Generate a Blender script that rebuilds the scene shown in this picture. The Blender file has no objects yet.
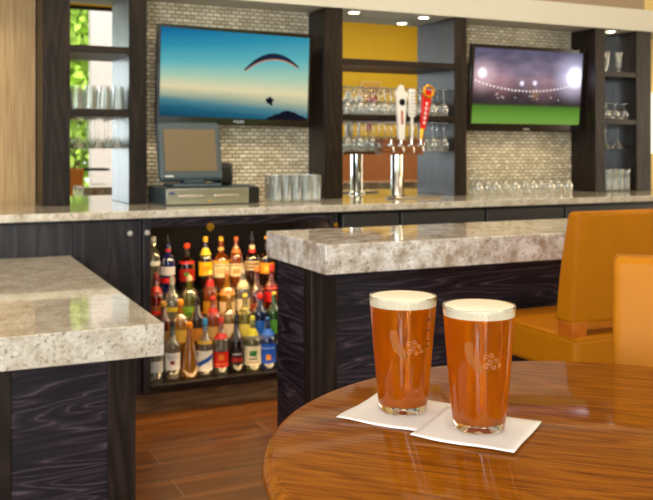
import bpy, bmesh, math, random
from mathutils import Vector, Matrix
random.seed(7)
scene = bpy.context.scene
C = scene.collection
PI = math.pi
# ------------------------------------------------------------------ camera
FPX = 863.0; HZ = 150.0; EYE = 1.40
YAW = math.atan(401.5/863.0)
SN, CS = math.sin(YAW), math.cos(YAW)
cd = bpy.data.cameras.new('camera'); cam = bpy.data.objects.new('camera', cd); C.objects.link(cam)
cam.location = (0, 0, EYE); cam.rotation_euler = (PI/2, 0, -YAW)
cd.sensor_width = 36; cd.lens = 36*FPX/653; cd.shift_y = -(250-HZ)/653.0
cd.clip_start = 0.05; cd.clip_end = 100
cd.dof.use_dof = True; cd.dof.focus_distance = 1.12; cd.dof.aperture_fstop = 12
scene.camera = cam
# ------------------------------------------------------------------ world, sun, area lights, exposure
scene.view_settings.view_transform = 'Standard'
scene.view_settings.look = 'None'
scene.view_settings.gamma = 1
scene.view_settings.use_curve_mapping = False
scene.view_settings.exposure = 0.0
w = bpy.data.worlds.new('sky'); scene.world = w; w.use_nodes = True
wn = w.node_tree.nodes; wn['Background'].inputs[0].default_value = (0.86, 0.93, 1.0, 1); wn['Background'].inputs[1].default_value = 2.2
sd = bpy.data.lights.new('sun', 'SUN'); sd.energy = 7.0; sd.angle = 0.02; sd.color = (1, .96, .86)
so = bpy.data.objects.new('sun', sd); C.objects.link(so); so.rotation_euler = (math.radians(-38), math.radians(-18), 0)

def area(name, loc, rot, sx, sy, power, col):
    d = bpy.data.lights.new(name, 'AREA'); d.shape = 'RECTANGLE'; d.size = sx; d.size_y = sy; d.energy = power; d.color = col
    o = bpy.data.objects.new(name, d); C.objects.link(o); o.location = loc; o.rotation_euler = [math.radians(a) for a in rot]
    return o
area('daylight_area', (-2.3, -2.3, 1.7), (90, 0, -38), 0.9, 2.4, 165, (0.88, 0.94, 1.0))
area('daylight_area_middle', (-0.3, -2.7, 1.7), (90, 0, -10), 0.6, 2.4, 55, (0.90, 0.95, 1.0))
area('ceiling_area_front', (1.2, 1.9, 3.8), (0, 0, 0), 2.2, 1.4, 20, (1.0, 0.82, 0.58))
area('ceiling_area_bar', (2.6, 2.9, 3.8), (48, 0, 0), 5.5, 0.7, 88, (1.0, 0.83, 0.60))
area('ceiling_area_rear', (6.8, -0.8, 3.8), (0, 0, 0), 3.0, 2.0, 80, (1.0, 0.85, 0.60))
area('daylight_area_left', (-2.8, 1.6, 2.0), (90, 0, -90), 2.8, 2.0, 50, (0.88, 0.94, 1.0))
area('warm_area_right', (9.4, 0.9, 1.9), (90, 0, 90), 3.2, 2.2, 120, (1.0, 0.90, 0.70))

# ------------------------------------------------------------------ helpers: materials
def srgb(r, g, b):
    f = lambda c: (c/255/12.92) if c/255 <= 0.04045 else ((c/255+0.055)/1.055)**2.4
    return (f(r), f(g), f(b), 1)
def newmat(name):
    m = bpy.data.materials.new(name); m.use_nodes = True
    nt = m.node_tree; return m, nt, nt.nodes, nt.links, nt.nodes['Principled BSDF']
def pmat(name, col, rough=.5, metal=0, spec=.5, coat=0, noise=None, bump=0, nscale=60, emit=0, coatr=.05):
    m, nt, n, l, p = newmat(name)
    p.inputs['Base Color'].default_value = col; p.inputs['Roughness'].default_value = rough
    p.inputs['Metallic'].default_value = metal; p.inputs['Specular IOR Level'].default_value = spec
    p.inputs['Coat Weight'].default_value = coat; p.inputs['Coat Roughness'].default_value = coatr
    tc = n.new('ShaderNodeTexCoord'); nz = n.new('ShaderNodeTexNoise'); nz.inputs['Scale'].default_value = nscale; nz.inputs['Detail'].default_value = 4
    l.new(tc.outputs['Object'], nz.inputs['Vector'])
    k = 0.08 if noise is None else noise
    mx = n.new('ShaderNodeMix'); mx.data_type = 'RGBA'
    mx.inputs[6].default_value = tuple(c*(1-k) for c in col[:3])+(1,); mx.inputs[7].default_value = tuple(min(1, c*(1+k)) for c in col[:3])+(1,)
    l.new(nz.outputs['Fac'], mx.inputs[0]); l.new(mx.outputs[2], p.inputs['Base Color'])
    if bump:
        b = n.new('ShaderNodeBump'); b.inputs['Strength'].default_value = bump; b.inputs['Distance'].default_value = .002
        l.new(nz.outputs['Fac'], b.inputs['Height']); l.new(b.outputs['Normal'], p.inputs['Normal'])
    if emit:
        p.inputs['Emission Color'].default_value = col; p.inputs['Emission Strength'].default_value = emit
    return m
def ramp(n, stops):
    r = n.new('ShaderNodeValToRGB'); e = r.color_ramp.elements
    e[0].position, e[0].color = stops[0]; e[1].position, e[1].color = stops[-1]
    for pos, c in stops[1:-1]:
        x = e.new(pos); x.color = c
    return r
def woodmat(name, stops, grain='X', scale=1.0, stretch=12, rough=.4, coat=0., rot=0., distort=1.2, bump=.15, spec=.4, coords='Object', coatr=.08, fine=.35, rings=14):
    """growth-ring figure (contours of a stretched noise) plus fine pores along the grain"""
    m, nt, n, l, p = newmat(name)
    tc = n.new('ShaderNodeTexCoord'); mp = n.new('ShaderNodeMapping')
    mp0 = n.new('ShaderNodeMapping'); mp0.inputs['Rotation'].default_value = (0, 0, -rot)
    l.new(tc.outputs[coords], mp0.inputs['Vector']); l.new(mp0.outputs[0], mp.inputs['Vector'])
    s = {'X': (1, stretch, stretch), 'Y': (stretch, 1, stretch), 'Z': (stretch, stretch, 1)}[grain]
    mp.inputs['Scale'].default_value = tuple(scale*a for a in s)
    nz = n.new('ShaderNodeTexNoise'); nz.inputs['Scale'].default_value = 1.0; nz.inputs['Detail'].default_value = 1.5; nz.inputs['Distortion'].default_value = distort*.3
    l.new(mp.outputs[0], nz.inputs['Vector'])
    mul = n.new('ShaderNodeMath'); mul.operation = 'MULTIPLY'; mul.inputs[1].default_value = rings
    l.new(nz.outputs['Fac'], mul.inputs[0])
    fr = n.new('ShaderNodeMath'); fr.operation = 'PINGPONG'; fr.inputs[1].default_value = 1.0
    l.new(mul.outputs[0], fr.inputs[0])
    mp2 = n.new('ShaderNodeMapping'); mp2.inputs['Scale'].default_value = tuple(scale*(5 if a == 1 else a*14) for a in s)
    l.new(mp0.outputs[0], mp2.inputs['Vector'])
    n2 = n.new('ShaderNodeTexNoise'); n2.inputs['Scale'].default_value = 1; n2.inputs['Detail'].default_value = 5
    l.new(mp2.outputs[0], n2.inputs['Vector'])
    mx = n.new('ShaderNodeMix'); mx.data_type = 'FLOAT'; mx.inputs[0].default_value = fine
    l.new(fr.outputs[0], mx.inputs[2]); l.new(n2.outputs['Fac'], mx.inputs[3])
    r = ramp(n, stops); l.new(mx.outputs[0], r.inputs[0]); l.new(r.outputs[0], p.inputs['Base Color'])
    b = n.new('ShaderNodeBump'); b.inputs['Strength'].default_value = bump; b.inputs['Distance'].default_value = .002
    l.new(mx.outputs[0], b.inputs['Height']); l.new(b.outputs['Normal'], p.inputs['Normal'])
    p.inputs['Roughness'].default_value = rough; p.inputs['Specular IOR Level'].default_value = spec
    p.inputs['Coat Weight'].default_value = coat; p.inputs['Coat Roughness'].default_value = coatr
    return m
def granite(name, base, blot, dark, bscale, amount=.5):
    m, nt, n, l, p = newmat(name)
    tc = n.new('ShaderNodeTexCoord')
    a = n.new('ShaderNodeTexNoise'); a.inputs['Scale'].default_value = bscale; a.inputs['Detail'].default_value = 6; a.inputs['Roughness'].default_value = .65
    b = n.new('ShaderNodeTexNoise'); b.inputs['Scale'].default_value = bscale*6; b.inputs['Detail'].default_value = 5; b.inputs['Roughness'].default_value = .7
    v = n.new('ShaderNodeTexVoronoi'); v.inputs['Scale'].default_value = bscale*9
    for t in (a, b, v): l.new(tc.outputs['Object'], t.inputs['Vector'])
    r1 = ramp(n, [(.50-.10*amount, (0, 0, 0, 1)), (.62, (1, 1, 1, 1))]); l.new(a.outputs['Fac'], r1.inputs[0])
    m1 = n.new('ShaderNodeMix'); m1.data_type = 'RGBA'; m1.inputs[6].default_value = base; m1.inputs[7].default_value = blot
    l.new(r1.outputs[0], m1.inputs[0])
    r2 = ramp(n, [(.54, (0, 0, 0, 1)), (.68, (1, 1, 1, 1))]); l.new(b.outputs['Fac'], r2.inputs[0])
    m2 = n.new('ShaderNodeMix'); m2.data_type = 'RGBA'; m2.inputs[7].default_value = dark
    l.new(r2.outputs[0], m2.inputs[0]); l.new(m1.outputs[2], m2.inputs[6])
    m3 = n.new('ShaderNodeMix'); m3.data_type = 'RGBA'; m3.blend_type = 'MULTIPLY'; m3.inputs[0].default_value = .22
    l.new(m2.outputs[2], m3.inputs[6]); bw = n.new('ShaderNodeRGBToBW'); l.new(v.outputs['Color'], bw.inputs[0]); l.new(bw.outputs[0], m3.inputs[7])
    hs = n.new('ShaderNodeHueSaturation'); hs.inputs['Saturation'].default_value = .8; hs.inputs['Value'].default_value = 1.15
    l.new(m3.outputs[2], hs.inputs['Color']); l.new(hs.outputs[0], p.inputs['Base Color'])
    p.inputs['Roughness'].default_value = .045; p.inputs['Specular IOR Level'].default_value = .75
    return m
def thinglass(name, tint=(1, 1, 1, 1), body=0.0, bodycol=(1, 1, 1, 1), gloss=1.0):
    """clear (or tinted) glass: see-through, mirror-like at grazing angles, optionally cloudy/coloured body"""
    m, nt, n, l, p = newmat(name); out = n['Material Output']
    tr = n.new('ShaderNodeBsdfTransparent'); tr.inputs[0].default_value = tint
    df = n.new('ShaderNodeBsdfTranslucent'); df.inputs[0].default_value = bodycol
    d2 = n.new('ShaderNodeBsdfDiffuse'); d2.inputs[0].default_value = bodycol
    md = n.new('ShaderNodeMixShader'); md.inputs[0].default_value = .5; l.new(df.outputs[0], md.inputs[1]); l.new(d2.outputs[0], md.inputs[2])
    m1 = n.new('ShaderNodeMixShader'); m1.inputs[0].default_value = body; l.new(tr.outputs[0], m1.inputs[1]); l.new(md.outputs[0], m1.inputs[2])
    gl = n.new('ShaderNodeBsdfGlossy'); gl.inputs['Roughness'].default_value = .04; gl.inputs[0].default_value = (1, 1, 1, 1)
    lw = n.new('ShaderNodeLayerWeight'); lw.inputs[0].default_value = .35
    mu = n.new('ShaderNodeMath'); mu.operation = 'MULTIPLY_ADD'; mu.inputs[1].default_value = .75*gloss; mu.inputs[2].default_value = .05*gloss
    l.new(lw.outputs['Facing'], mu.inputs[0])
    m2 = n.new('ShaderNodeMixShader'); l.new(mu.outputs[0], m2.inputs[0]); l.new(m1.outputs[0], m2.inputs[1]); l.new(gl.outputs[0], m2.inputs[2])
    l.new(m2.outputs[0], out.inputs[0])
    return m
# ------------------------------------------------------------------ helpers: geometry
def box(bm, x0, y0, z0, x1, y1, z1, mat=None):
    vs = [bm.verts.new(v) for v in ((x0,y0,z0),(x1,y0,z0),(x1,y1,z0),(x0,y1,z0),(x0,y0,z1),(x1,y0,z1),(x1,y1,z1),(x0,y1,z1))]
    for f in ((0,3,2,1),(4,5,6,7),(0,1,5,4),(1,2,6,5),(2,3,7,6),(3,0,4,7)): bm.faces.new([vs[i] for i in f])
    return vs
def lathe(bm, prof, seg=24, cx=0, cy=0, close=False, mtx=None):
    rings = []
    for r, z in prof:
        if r < 1e-6:
            v = bm.verts.new((cx, cy, z)); rings.append([v]); continue
        rings.append([bm.verts.new((cx+r*math.cos(2*PI*i/seg), cy+r*math.sin(2*PI*i/seg), z)) for i in range(seg)])
    pairs = list(zip(rings, rings[1:])) + ([(rings[-1], rings[0])] if close else [])
    for a, b in pairs:
        for i in range(seg):
            j = (i+1) % seg
            if len(a) == 1 and len(b) == 1: break
            if len(a) == 1: bm.faces.new((a[0], b[j], b[i]))
            elif len(b) == 1: bm.faces.new((a[i], a[j], b[0]))
            else: bm.faces.new((a[i], a[j], b[j], b[i]))
    if mtx is not None:
        for ring in rings:
            for v in ring: v.co = mtx @ v.co
def tube(bm, pts, rad, seg=10, caps=True):
    pts = [Vector(p) for p in pts]; rads = rad if isinstance(rad, (list, tuple)) else [rad]*len(pts)
    rings = []; up = None
    for i, p in enumerate(pts):
        t = (pts[min(i+1, len(pts)-1)]-pts[max(i-1, 0)]).normalized()
        if up is None: up = Vector((0, 0, 1)) if abs(t.z) < .9 else Vector((1, 0, 0))
        a = t.cross(up).normalized(); b = a.cross(t).normalized(); up = b
        rings.append([bm.verts.new(p+rads[i]*(a*math.cos(2*PI*k/seg)+b*math.sin(2*PI*k/seg))) for k in range(seg)])
    for r0, r1 in zip(rings, rings[1:]):
        for k in range(seg):
            bm.faces.new((r0[k], r0[(k+1) % seg], r1[(k+1) % seg], r1[k]))
    if caps:
        bm.faces.new(rings[0][::-1]); bm.faces.new(rings[-1])
def poly(bm, pts, thick, axis=(0, 1, 0)):
    """flat outline (list of 3D points) extruded by thick along axis"""
    ax = Vector(axis)*thick
    a = [bm.verts.new(p) for p in pts]; b = [bm.verts.new(Vector(p)+ax) for p in pts]
    bm.faces.new(a); bm.faces.new(b[::-1])
    for i in range(len(a)):
        j = (i+1) % len(a); bm.faces.new((a[i], b[i], b[j], a[j]))
def patch(bm, r0, r1, z0, z1, a0, a1, seg=10, shear=0., nz=1):
    """strip of a cylinder/cone, for labels; angles in radians"""
    g = []
    for k in range(nz+1):
        t = k/nz
        g.append([bm.verts.new(((r0+(r1-r0)*t)*math.cos(a0+(a1-a0)*i/seg), (r0+(r1-r0)*t)*math.sin(a0+(a1-a0)*i/seg), z0+(z1-z0)*t+shear*(i/seg-.5))) for i in range(seg+1)])
    for k in range(nz):
        for i in range(seg):
            bm.faces.new((g[k][i], g[k][i+1], g[k+1][i+1], g[k+1][i]))
def obj(name, bm, mat, parent=None, smooth=False, bevel=0, bseg=2, kind=None, loc=None, solid=0):
    bmesh.ops.recalc_face_normals(bm, faces=bm.faces)
    me = bpy.data.meshes.new(name); bm.to_mesh(me); bm.free()
    if smooth:
        for f in me.polygons: f.use_smooth = True
        me.set_sharp_from_angle(angle=math.radians(40))
    me.materials.append(mat)
    o = bpy.data.objects.new(name, me); C.objects.link(o)
    if parent: o.parent = parent
    if kind: o['kind'] = kind
    if loc: o.location = loc
    if solid:
        md = o.modifiers.new('s', 'SOLIDIFY'); md.thickness = solid; md.offset = 1
    if bevel:
        md = o.modifiers.new('b', 'BEVEL'); md.width = bevel; md.segments = bseg; md.limit_method = 'ANGLE'; md.angle_limit = math.radians(35)
        for f in me.polygons: f.use_smooth = True
        me.set_sharp_from_angle(angle=math.radians(60))
    return o
def bx(name, b, mat, parent=None, bevel=0, kind=None, bseg=2):
    bm = bmesh.new(); box(bm, *b); return obj(name, bm, mat, parent, bevel=bevel, kind=kind, bseg=bseg)
def thing(name, label, cat, loc=(0, 0, 0), rz=0, group=None):
    o = bpy.data.objects.new(name, None); C.objects.link(o); o.location = loc; o.rotation_euler = (0, 0, rz)
    o.empty_display_size = .05
    o['label'] = label; o['category'] = cat
    if group: o['group'] = group
    return o
def tag(o, label, cat, group=None):
    o['label'] = label; o['category'] = cat
    if group: o['group'] = group
    return o
def dup(root, loc, rz, label, group=None):
    def cp(o, par):
        c = o.copy(); C.objects.link(c); c.parent = par
        for ch in [q for q in C.objects if q.parent == o]: cp(ch, c)
        return c
    r = cp(root, None); r.location = loc; r.rotation_euler = (0, 0, rz); r['label'] = label
    if group: r['group'] = group
    elif 'group' in r: del r['group']
    return r
def text(name, s, size, mat, parent, mtx, depth=.0006):
    cu = bpy.data.curves.new(name, 'FONT'); cu.body = s; cu.size = size; cu.extrude = depth; cu.align_x = 'CENTER'; cu.align_y = 'CENTER'
    t = bpy.data.objects.new(name, cu); C.objects.link(t)
    dg = bpy.context.evaluated_depsgraph_get(); me = bpy.data.meshes.new_from_object(t.evaluated_get(dg))
    bpy.data.objects.remove(t); me.transform(mtx); me.materials.clear(); me.materials.append(mat); me.name = name
    o = bpy.data.objects.new(name, me); C.objects.link(o); o.parent = parent
    return o
def camxy(r, D): return (D*SN + r*CS, D*CS - r*SN)
def ground(px, py, z):
    D = (EYE-z)*FPX/(py-HZ); r = (px-326.5)/FPX*D
    return camxy(r, D)
def xat(px, Y):
    u = (px-326.5)/FPX; return Y*(SN+u*CS)/(CS-u*SN)

# ------------------------------------------------------------------ materials
M = {}
M['floor'] = None
def floor_mat():
    m, nt, n, l, p = newmat('floor_tile')
    tc = n.new('ShaderNodeTexCoord'); br = n.new('ShaderNodeTexBrick')
    br.inputs['Scale'].default_value = 1; br.inputs['Brick Width'].default_value = 0.95; br.inputs['Row Height'].default_value = .2
    br.inputs['Mortar Size'].default_value = .0025; br.inputs['Mortar Smooth'].default_value = .1; br.offset = .37
    br.inputs['Color1'].default_value = (.35, .35, .35, 1); br.inputs['Color2'].default_value = (1, 1, 1, 1); br.inputs['Mortar'].default_value = (.5, .5, .5, 1)
    l.new(tc.outputs['Object'], br.inputs['Vector'])
    mp = n.new('ShaderNodeMapping'); mp.inputs['Scale'].default_value = (2.2, 22, 1); l.new(tc.outputs['Object'], mp.inputs['Vector'])
    nz = n.new('ShaderNodeTexNoise'); nz.inputs['Scale'].default_value = 1; nz.inputs['Detail'].default_value = 6; nz.inputs['Distortion'].default_value = .6
    l.new(mp.outputs[0], nz.inputs['Vector'])
    r = ramp(n, [(.25, (.075, .022, .004, 1)), (.5, (.21, .066, .011, 1)), (.75, (.38, .135, .026, 1))]); l.new(nz.outputs['Fac'], r.inputs[0])
    mx = n.new('ShaderNodeMix'); mx.data_type = 'RGBA'; mx.blend_type = 'MULTIPLY'; mx.inputs[0].default_value = .45
    l.new(r.outputs[0], mx.inputs[6]); l.new(br.outputs['Color'], mx.inputs[7])
    m2 = n.new('ShaderNodeMix'); m2.data_type = 'RGBA'; m2.inputs[7].default_value = (.30, .19, .10, 1)
    l.new(br.outputs['Fac'], m2.inputs[0]); l.new(mx.outputs[2], m2.inputs[6]); l.new(m2.outputs[2], p.inputs['Base Color'])
    p.inputs['Roughness'].default_value = .33
    b = n.new('ShaderNodeBump'); b.inputs['Strength'].default_value = .3; b.inputs['Distance'].default_value = .002; b.invert = True
    l.new(br.outputs['Fac'], b.inputs['Height']); l.new(b.outputs['Normal'], p.inputs['Normal'])
    return m
def mosaic_mat():
    m, nt, n, l, p = newmat('mosaic_tile')
    tc = n.new('ShaderNodeTexCoord')
    sp = n.new('ShaderNodeSeparateXYZ'); l.new(tc.outputs['Object'], sp.inputs[0])
    cb = n.new('ShaderNodeCombineXYZ'); l.new(sp.outputs[0], cb.inputs[0]); l.new(sp.outputs[2], cb.inputs[1])
    br = n.new('ShaderNodeTexBrick'); br.offset = .5
    br.inputs['Scale'].default_value = 1; br.inputs['Brick Width'].default_value = .050; br.inputs['Row Height'].default_value = .0245
    br.inputs['Mortar Size'].default_value = .003; br.inputs['Mortar Smooth'].default_value = .6
    br.inputs['Color1'].default_value = srgb(248, 238, 212); br.inputs['Color2'].default_value = srgb(204, 190, 160); br.inputs['Mortar'].default_value = srgb(96, 82, 60)
    l.new(cb.outputs[0], br.inputs['Vector'])
    wn_ = n.new('ShaderNodeTexNoise'); wn_.inputs['Scale'].default_value = 9; l.new(tc.outputs['Object'], wn_.inputs['Vector'])
    mx = n.new('ShaderNodeMix'); mx.data_type = 'RGBA'; mx.blend_type = 'OVERLAY'; mx.inputs[0].default_value = .1
    l.new(br.outputs['Color'], mx.inputs[6]); l.new(wn_.outputs['Fac'], mx.inputs[7])
    l.new(mx.outputs[2], p.inputs['Base Color'])
    # pillow each tile so that it catches a highlight
    wv = n.new('ShaderNodeMath'); wv.operation = 'MULTIPLY'; wv.inputs[1].default_value = 2*PI/.0245; l.new(sp.outputs[2], wv.inputs[0])
    sn = n.new('ShaderNodeMath'); sn.operation = 'COSINE'; l.new(wv.outputs[0], sn.inputs[0])
    ad = n.new('ShaderNodeMath'); ad.operation = 'MULTIPLY_ADD'; ad.inputs[1].default_value = -.35; l.new(sn.outputs[0], ad.inputs[0])
    iv = n.new('ShaderNodeMath'); iv.operation = 'SUBTRACT'; iv.inputs[0].default_value = 1; l.new(br.outputs['Fac'], iv.inputs[1]); l.new(iv.outputs[0], ad.inputs[2])
    b = n.new('ShaderNodeBump'); b.inputs['Strength'].default_value = .8; b.inputs['Distance'].default_value = .005
    l.new(ad.outputs[0], b.inputs['Height']); l.new(b.outputs['Normal'], p.inputs['Normal'])
    p.inputs['Roughness'].default_value = .16; p.inputs['Specular IOR Level'].default_value = .9
    return m
M['floor'] = floor_mat(); M['mosaic'] = mosaic_mat()
def DK(a): return a
dkstops = [(.0, (.006, .005, .008, 1)), (.40, (.013, .010, .016, 1)), (.66, (.026, .018, .026, 1)), (.95, (.15, .11, .13, 1))]
brstops = [(.0, (.007, .004, .003, 1)), (.5, (.014, .008, .006, 1)), (1., (.034, .021, .016, 1))]
M['dark_x'] = woodmat('dark_oak_horizontal', dkstops, 'X', 1.3, 11, rough=.34, bump=.25, fine=.45, rings=22, spec=.3)
M['dark_y'] = woodmat('dark_oak_end', dkstops, 'Y', 1.3, 10, rough=.36, bump=.25, fine=.45, rings=20, spec=.3)
M['dark_z'] = woodmat('dark_oak_vertical', [(.0, (.010, .009, .012, 1)), (.5, (.019, .016, .021, 1)), (1., (.045, .038, .046, 1))], 'Z', .9, 9, rough=.38, bump=.3)
M['espresso_z'] = woodmat('espresso_vertical', brstops, 'Z', 1.0, 12, rough=.36, spec=.25)
M['espresso_x'] = woodmat('espresso_horizontal', brstops, 'X', 1.0, 12, rough=.36, spec=.3)
M['granite'] = granite('granite_counter', srgb(216, 208, 190), srgb(190, 176, 150), srgb(120, 102, 80), 13, .8)
M['granite_bar'] = granite('granite_blotched', srgb(234, 228, 218), srgb(170, 146, 118), srgb(98, 74, 56), 17, 1.3)
M['table'] = woodmat('table_oak', [(.18, (.055, .010, .001, 1)), (.38, (.20, .052, .002, 1)), (.6, (.33, .100, .003, 1)), (.85, (.45, .16, .006, 1))], 'X', 3.0, 11, rough=.5, coat=.42, rot=math.radians(-44), bump=.04, coatr=.07, fine=.78, spec=.02)
M['tableedge'] = pmat('table_edge_wood', (.13, .040, .012, 1), .3, coat=.5, noise=.3, nscale=30)
M['soffit'] = pmat('soffit_paint', srgb(206, 204, 190), .6, nscale=5, noise=.03)
M['taupe'] = pmat('taupe_paint', srgb(150, 132, 108), .7, nscale=5)
M['yellow'] = pmat('yellow_paint', srgb(198, 164, 6), .65, nscale=3, noise=.06)
M['ceil'] = pmat('ceiling_paint', srgb(225, 215, 195), .8)
M['mirror'] = pmat('mirror_silver', (.86, .90, .89, 1), .0, metal=1, noise=.0)
M['chrome'] = pmat('chrome', (.82, .82, .80, 1), .12, metal=1, noise=.02)
M['steel'] = pmat('brushed_steel', (.55, .52, .47, 1), .3, metal=1, noise=.08)
M['nickel'] = pmat('satin_nickel', srgb(225, 222, 215), .25, metal=.5)
M['darksteel'] = pmat('dark_cooler_steel', (.075, .075, .08, 1), .35, metal=.6, noise=.05)
M['blackp'] = pmat('black_plastic', (.010, .010, .011, 1), .3)
M['bezel'] = pmat('gloss_black_bezel', (.012, .010, .010, 1), .12)
M['slate'] = pmat('slate_plastic', srgb(66, 82, 88), .4, noise=.04)
M['leather'] = pmat('orange_leather', srgb(186, 114, 2), .5, noise=.10, nscale=14, bump=.12, spec=.2)
M['leather_seat'] = M['leather']
M['legwood'] = pmat('chair_leg_wood', srgb(190, 100, 14), .35, noise=.3, nscale=20)
M['napkin'] = pmat('napkin_paper', srgb(244, 238, 232), .85, noise=.02, bump=.3, nscale=500)
M['clear'] = thinglass('clear_drinking_glass', (.93, .95, .93, 1), .07, (1, 1, 1, 1), 1.35)
M['clear2'] = thinglass('clear_stemware', (.92, .95, .93, 1), .15, (1, 1, 1, 1), 1.7)
M['white'] = pmat('white_paint', srgb(235, 232, 225), .4, noise=.02)
M['black'] = pmat('matt_black', (.008, .008, .009, 1), .7, spec=.08)
M['gold'] = pmat('gold', srgb(230, 170, 50), .25, metal=.8)
M['red'] = pmat('red_lacquer', srgb(214, 22, 22), .25)
M['lampglow'] = pmat('lamp_glow', (1, .86, .55, 1), .5, emit=14)
M['tapwood'] = woodmat('tap_box_wood', [(.0, (.09, .025, .008, 1)), (.6, (.24, .085, .025, 1)), (1., (.36, .15, .05, 1))], 'X', 3, 9, rough=.3)

# ------------------------------------------------------------------ the room
YF, YM, YW = 5.05, 5.30, 5.32        # shelf fronts, mirrors, mosaic wall
CT = 1.084
bx('floor', (-3.2, -3.1, -.1, 9.7, 5.8, 0), M['floor'], kind='structure')
bx('ceiling', (-3.2, -3.1, 3.9, 9.7, 5.8, 4.0), M['ceil'], kind='structure')
fab = pmat('beige_fabric_wall', srgb(205, 180, 138), .8, nscale=4, noise=.05)
def fabric_wall():
    m, nt, n, l, p = newmat('beige_ribbed_wallcovering')
    tc = n.new('ShaderNodeTexCoord'); mp = n.new('ShaderNodeMapping'); mp.inputs['Scale'].default_value = (120, 1, 3)
    l.new(tc.outputs['Object'], mp.inputs['Vector']); nz = n.new('ShaderNodeTexNoise'); nz.inputs['Scale'].default_value = 1; nz.inputs['Detail'].default_value = 3
    l.new(mp.outputs[0], nz.inputs['Vector'])
    r = ramp(n, [(.3, srgb(176, 142, 98)), (.7, srgb(212, 180, 132))]); l.new(nz.outputs['Fac'], r.inputs[0]); l.new(r.outputs[0], p.inputs['Base Color'])
    p.inputs['Roughness'].default_value = .8
    return m
FW = fabric_wall()
bx('wall_back', (-3.2, 5.40, 0, 0.597, 5.6, 3.9), FW, kind='structure')
bx('wall_back', (1.184, YW, CT, 2.341, 5.6, 2.33), M['mosaic'], kind='structure')
bx('wall_back', (3.430, YW, CT, 4.588, 5.6, 2.33), M['mosaic'], kind='structure')
bx('wall_back', (.597, 5.42, 0, 5.16, 5.6, CT), M['taupe'], kind='structure')
bx('wall_back', (5.151, 5.36, 0, 9.7, 5.6, 3.9), pmat('light_yellow_wall', srgb(224, 200, 130), .6), kind='structure')
bx('wall_back', (.597, 5.12, 2.49, 5.151, 5.6, 3.9), M['taupe'], kind='structure')
for a, b in ((.597, 1.184), (2.341, 3.43), (4.588, 5.151)):
    bx('wall_back', (a, YM+.03, CT, b, 5.6, 2.33), M['taupe'], kind='structure')
bx('trim_1', (-3.2, 5.03, 2.322, 9.7, 5.6, 2.487), M['soffit'], kind='structure')
bx('wall_left', (-3.2, -3.1, 0, -3.0, 5.4, 3.9), M['taupe'], kind='structure')
bx('wall_right', (9.5, -3.1, 0, 9.7, 5.4, 3.9), M['yellow'], kind='structure')
# rear wall (seen in the mirrors): a wide opening to the patio and a yellow wall
bx('wall_rear', (5.2, -3.1, 0, 9.5, -2.95, 3.9), M['yellow'], kind='structure')
bx('wall_rear', (-3.0, -3.1, 3.62, 5.2, -2.95, 3.9), M['yellow'], kind='structure')
tag(bx('stone_column', (2.84, -6.3, -.02, 3.40, -6.0, 5.2), pmat('pale_stone', srgb(196, 182, 178), .7, noise=.10, nscale=8), bevel=.01), 'pale stone patio column outside, reflected in the left niche mirror', 'column')
bm = bmesh.new(); box(bm, -3.0, -3.06, 0, 5.2, -3.0, .08); box(bm, -3.0, -3.06, 3.56, 5.2, -3.0, 3.62)
f = obj('window_1', bm, M['espresso_x'], kind='structure')
bx('pane', (-2.99, -3.035, .09, 5.19, -3.03, 3.55), thinglass('window_glass', (.97, .98, .97, 1), 0, gloss=.3), f)
bx('ground_outside', (-14, -24, -.12, 20, -3.1, -.02), pmat('patio_paving', srgb(190, 182, 168), .8, noise=.2, nscale=2), kind='structure')
# small downlights recessed in the soffit over the niches
def downlight(x, label):
    t = thing('downlight', label, 'ceiling light', (x, 5.15, 2.322))
    bm = bmesh.new(); lathe(bm, [(.050, 0), (.050, -.006), (.036, -.006), (.036, 0)], 24, close=True); obj('trim_ring', bm, M['white'], t, smooth=True)
    bm = bmesh.new(); lathe(bm, [(0, -.003), (.036, -.003), (.036, -.001), (0, -.001)], 24); obj('lamp', bm, M['lampglow'], t, smooth=True)
    d = bpy.data.lights.new('spot', 'SPOT'); d.energy = 9; d.spot_size = math.radians(95); d.spot_blend = .6; d.color = (1, .84, .60); d.shadow_soft_size = .03
    o = bpy.data.objects.new('bulb', d); C.objects.link(o); o.parent = t; o.location = (0, 0, -.012)
downlight(2.60, 'round downlight in the soffit above the left end of the central mirrored niche')
downlight(3.14, 'round downlight in the soffit above the right end of the central mirrored niche')
downlight(4.83, 'round downlight in the soffit above the narrow right-hand niche')

# ------------------------------------------------------------------ mirrored shelf units
def shelf_unit(x0, x1, wl, wr, label, mat_z, mat_x):
    t = thing('shelf_unit', label, 'shelves', (x0, YF, CT))
    o = lambda name, b, m, bv=.003: bx(name, (b[0]-x0, b[1]-YF, b[2]-CT, b[3]-x0, b[4]-YF, b[5]-CT), m, t, bevel=bv)
    o('side_panel', (x0-wl, YF, CT, x0, YW+.10, 2.322), mat_z)
    o('side_panel', (x1, YF, CT, x1+wr, YW+.10, 2.322), mat_z)
    for z in (1.96, 1.595): o('shelf', (x0, YF+.004, z, x1, YM, z+.04), mat_x)
    o('mirror', (x0, YM, CT, x1, YM+.006, 2.322), M['mirror'], 0)
    return t
shelf_unit(.747, 1.078, .150, .106, 'narrow dark wood shelf unit with mirrored back beside the beige wall, reflecting greenery', M['espresso_z'], M['espresso_x'])
shelf_unit(2.467, 3.328, .126, .102, 'wide dark wood shelf unit with mirrored back behind the beer taps', M['espresso_z'], M['espresso_x'])
gw = [(.0, (.05, .042, .032, 1)), (.5, (.095, .080, .060, 1)), (1., (.17, .145, .11, 1))]
shelf_unit(4.685, 4.998, .097, .153, 'narrow dark wood shelf unit with mirrored back at the right end of the back bar', M['espresso_z'], M['espresso_x'])

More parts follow.
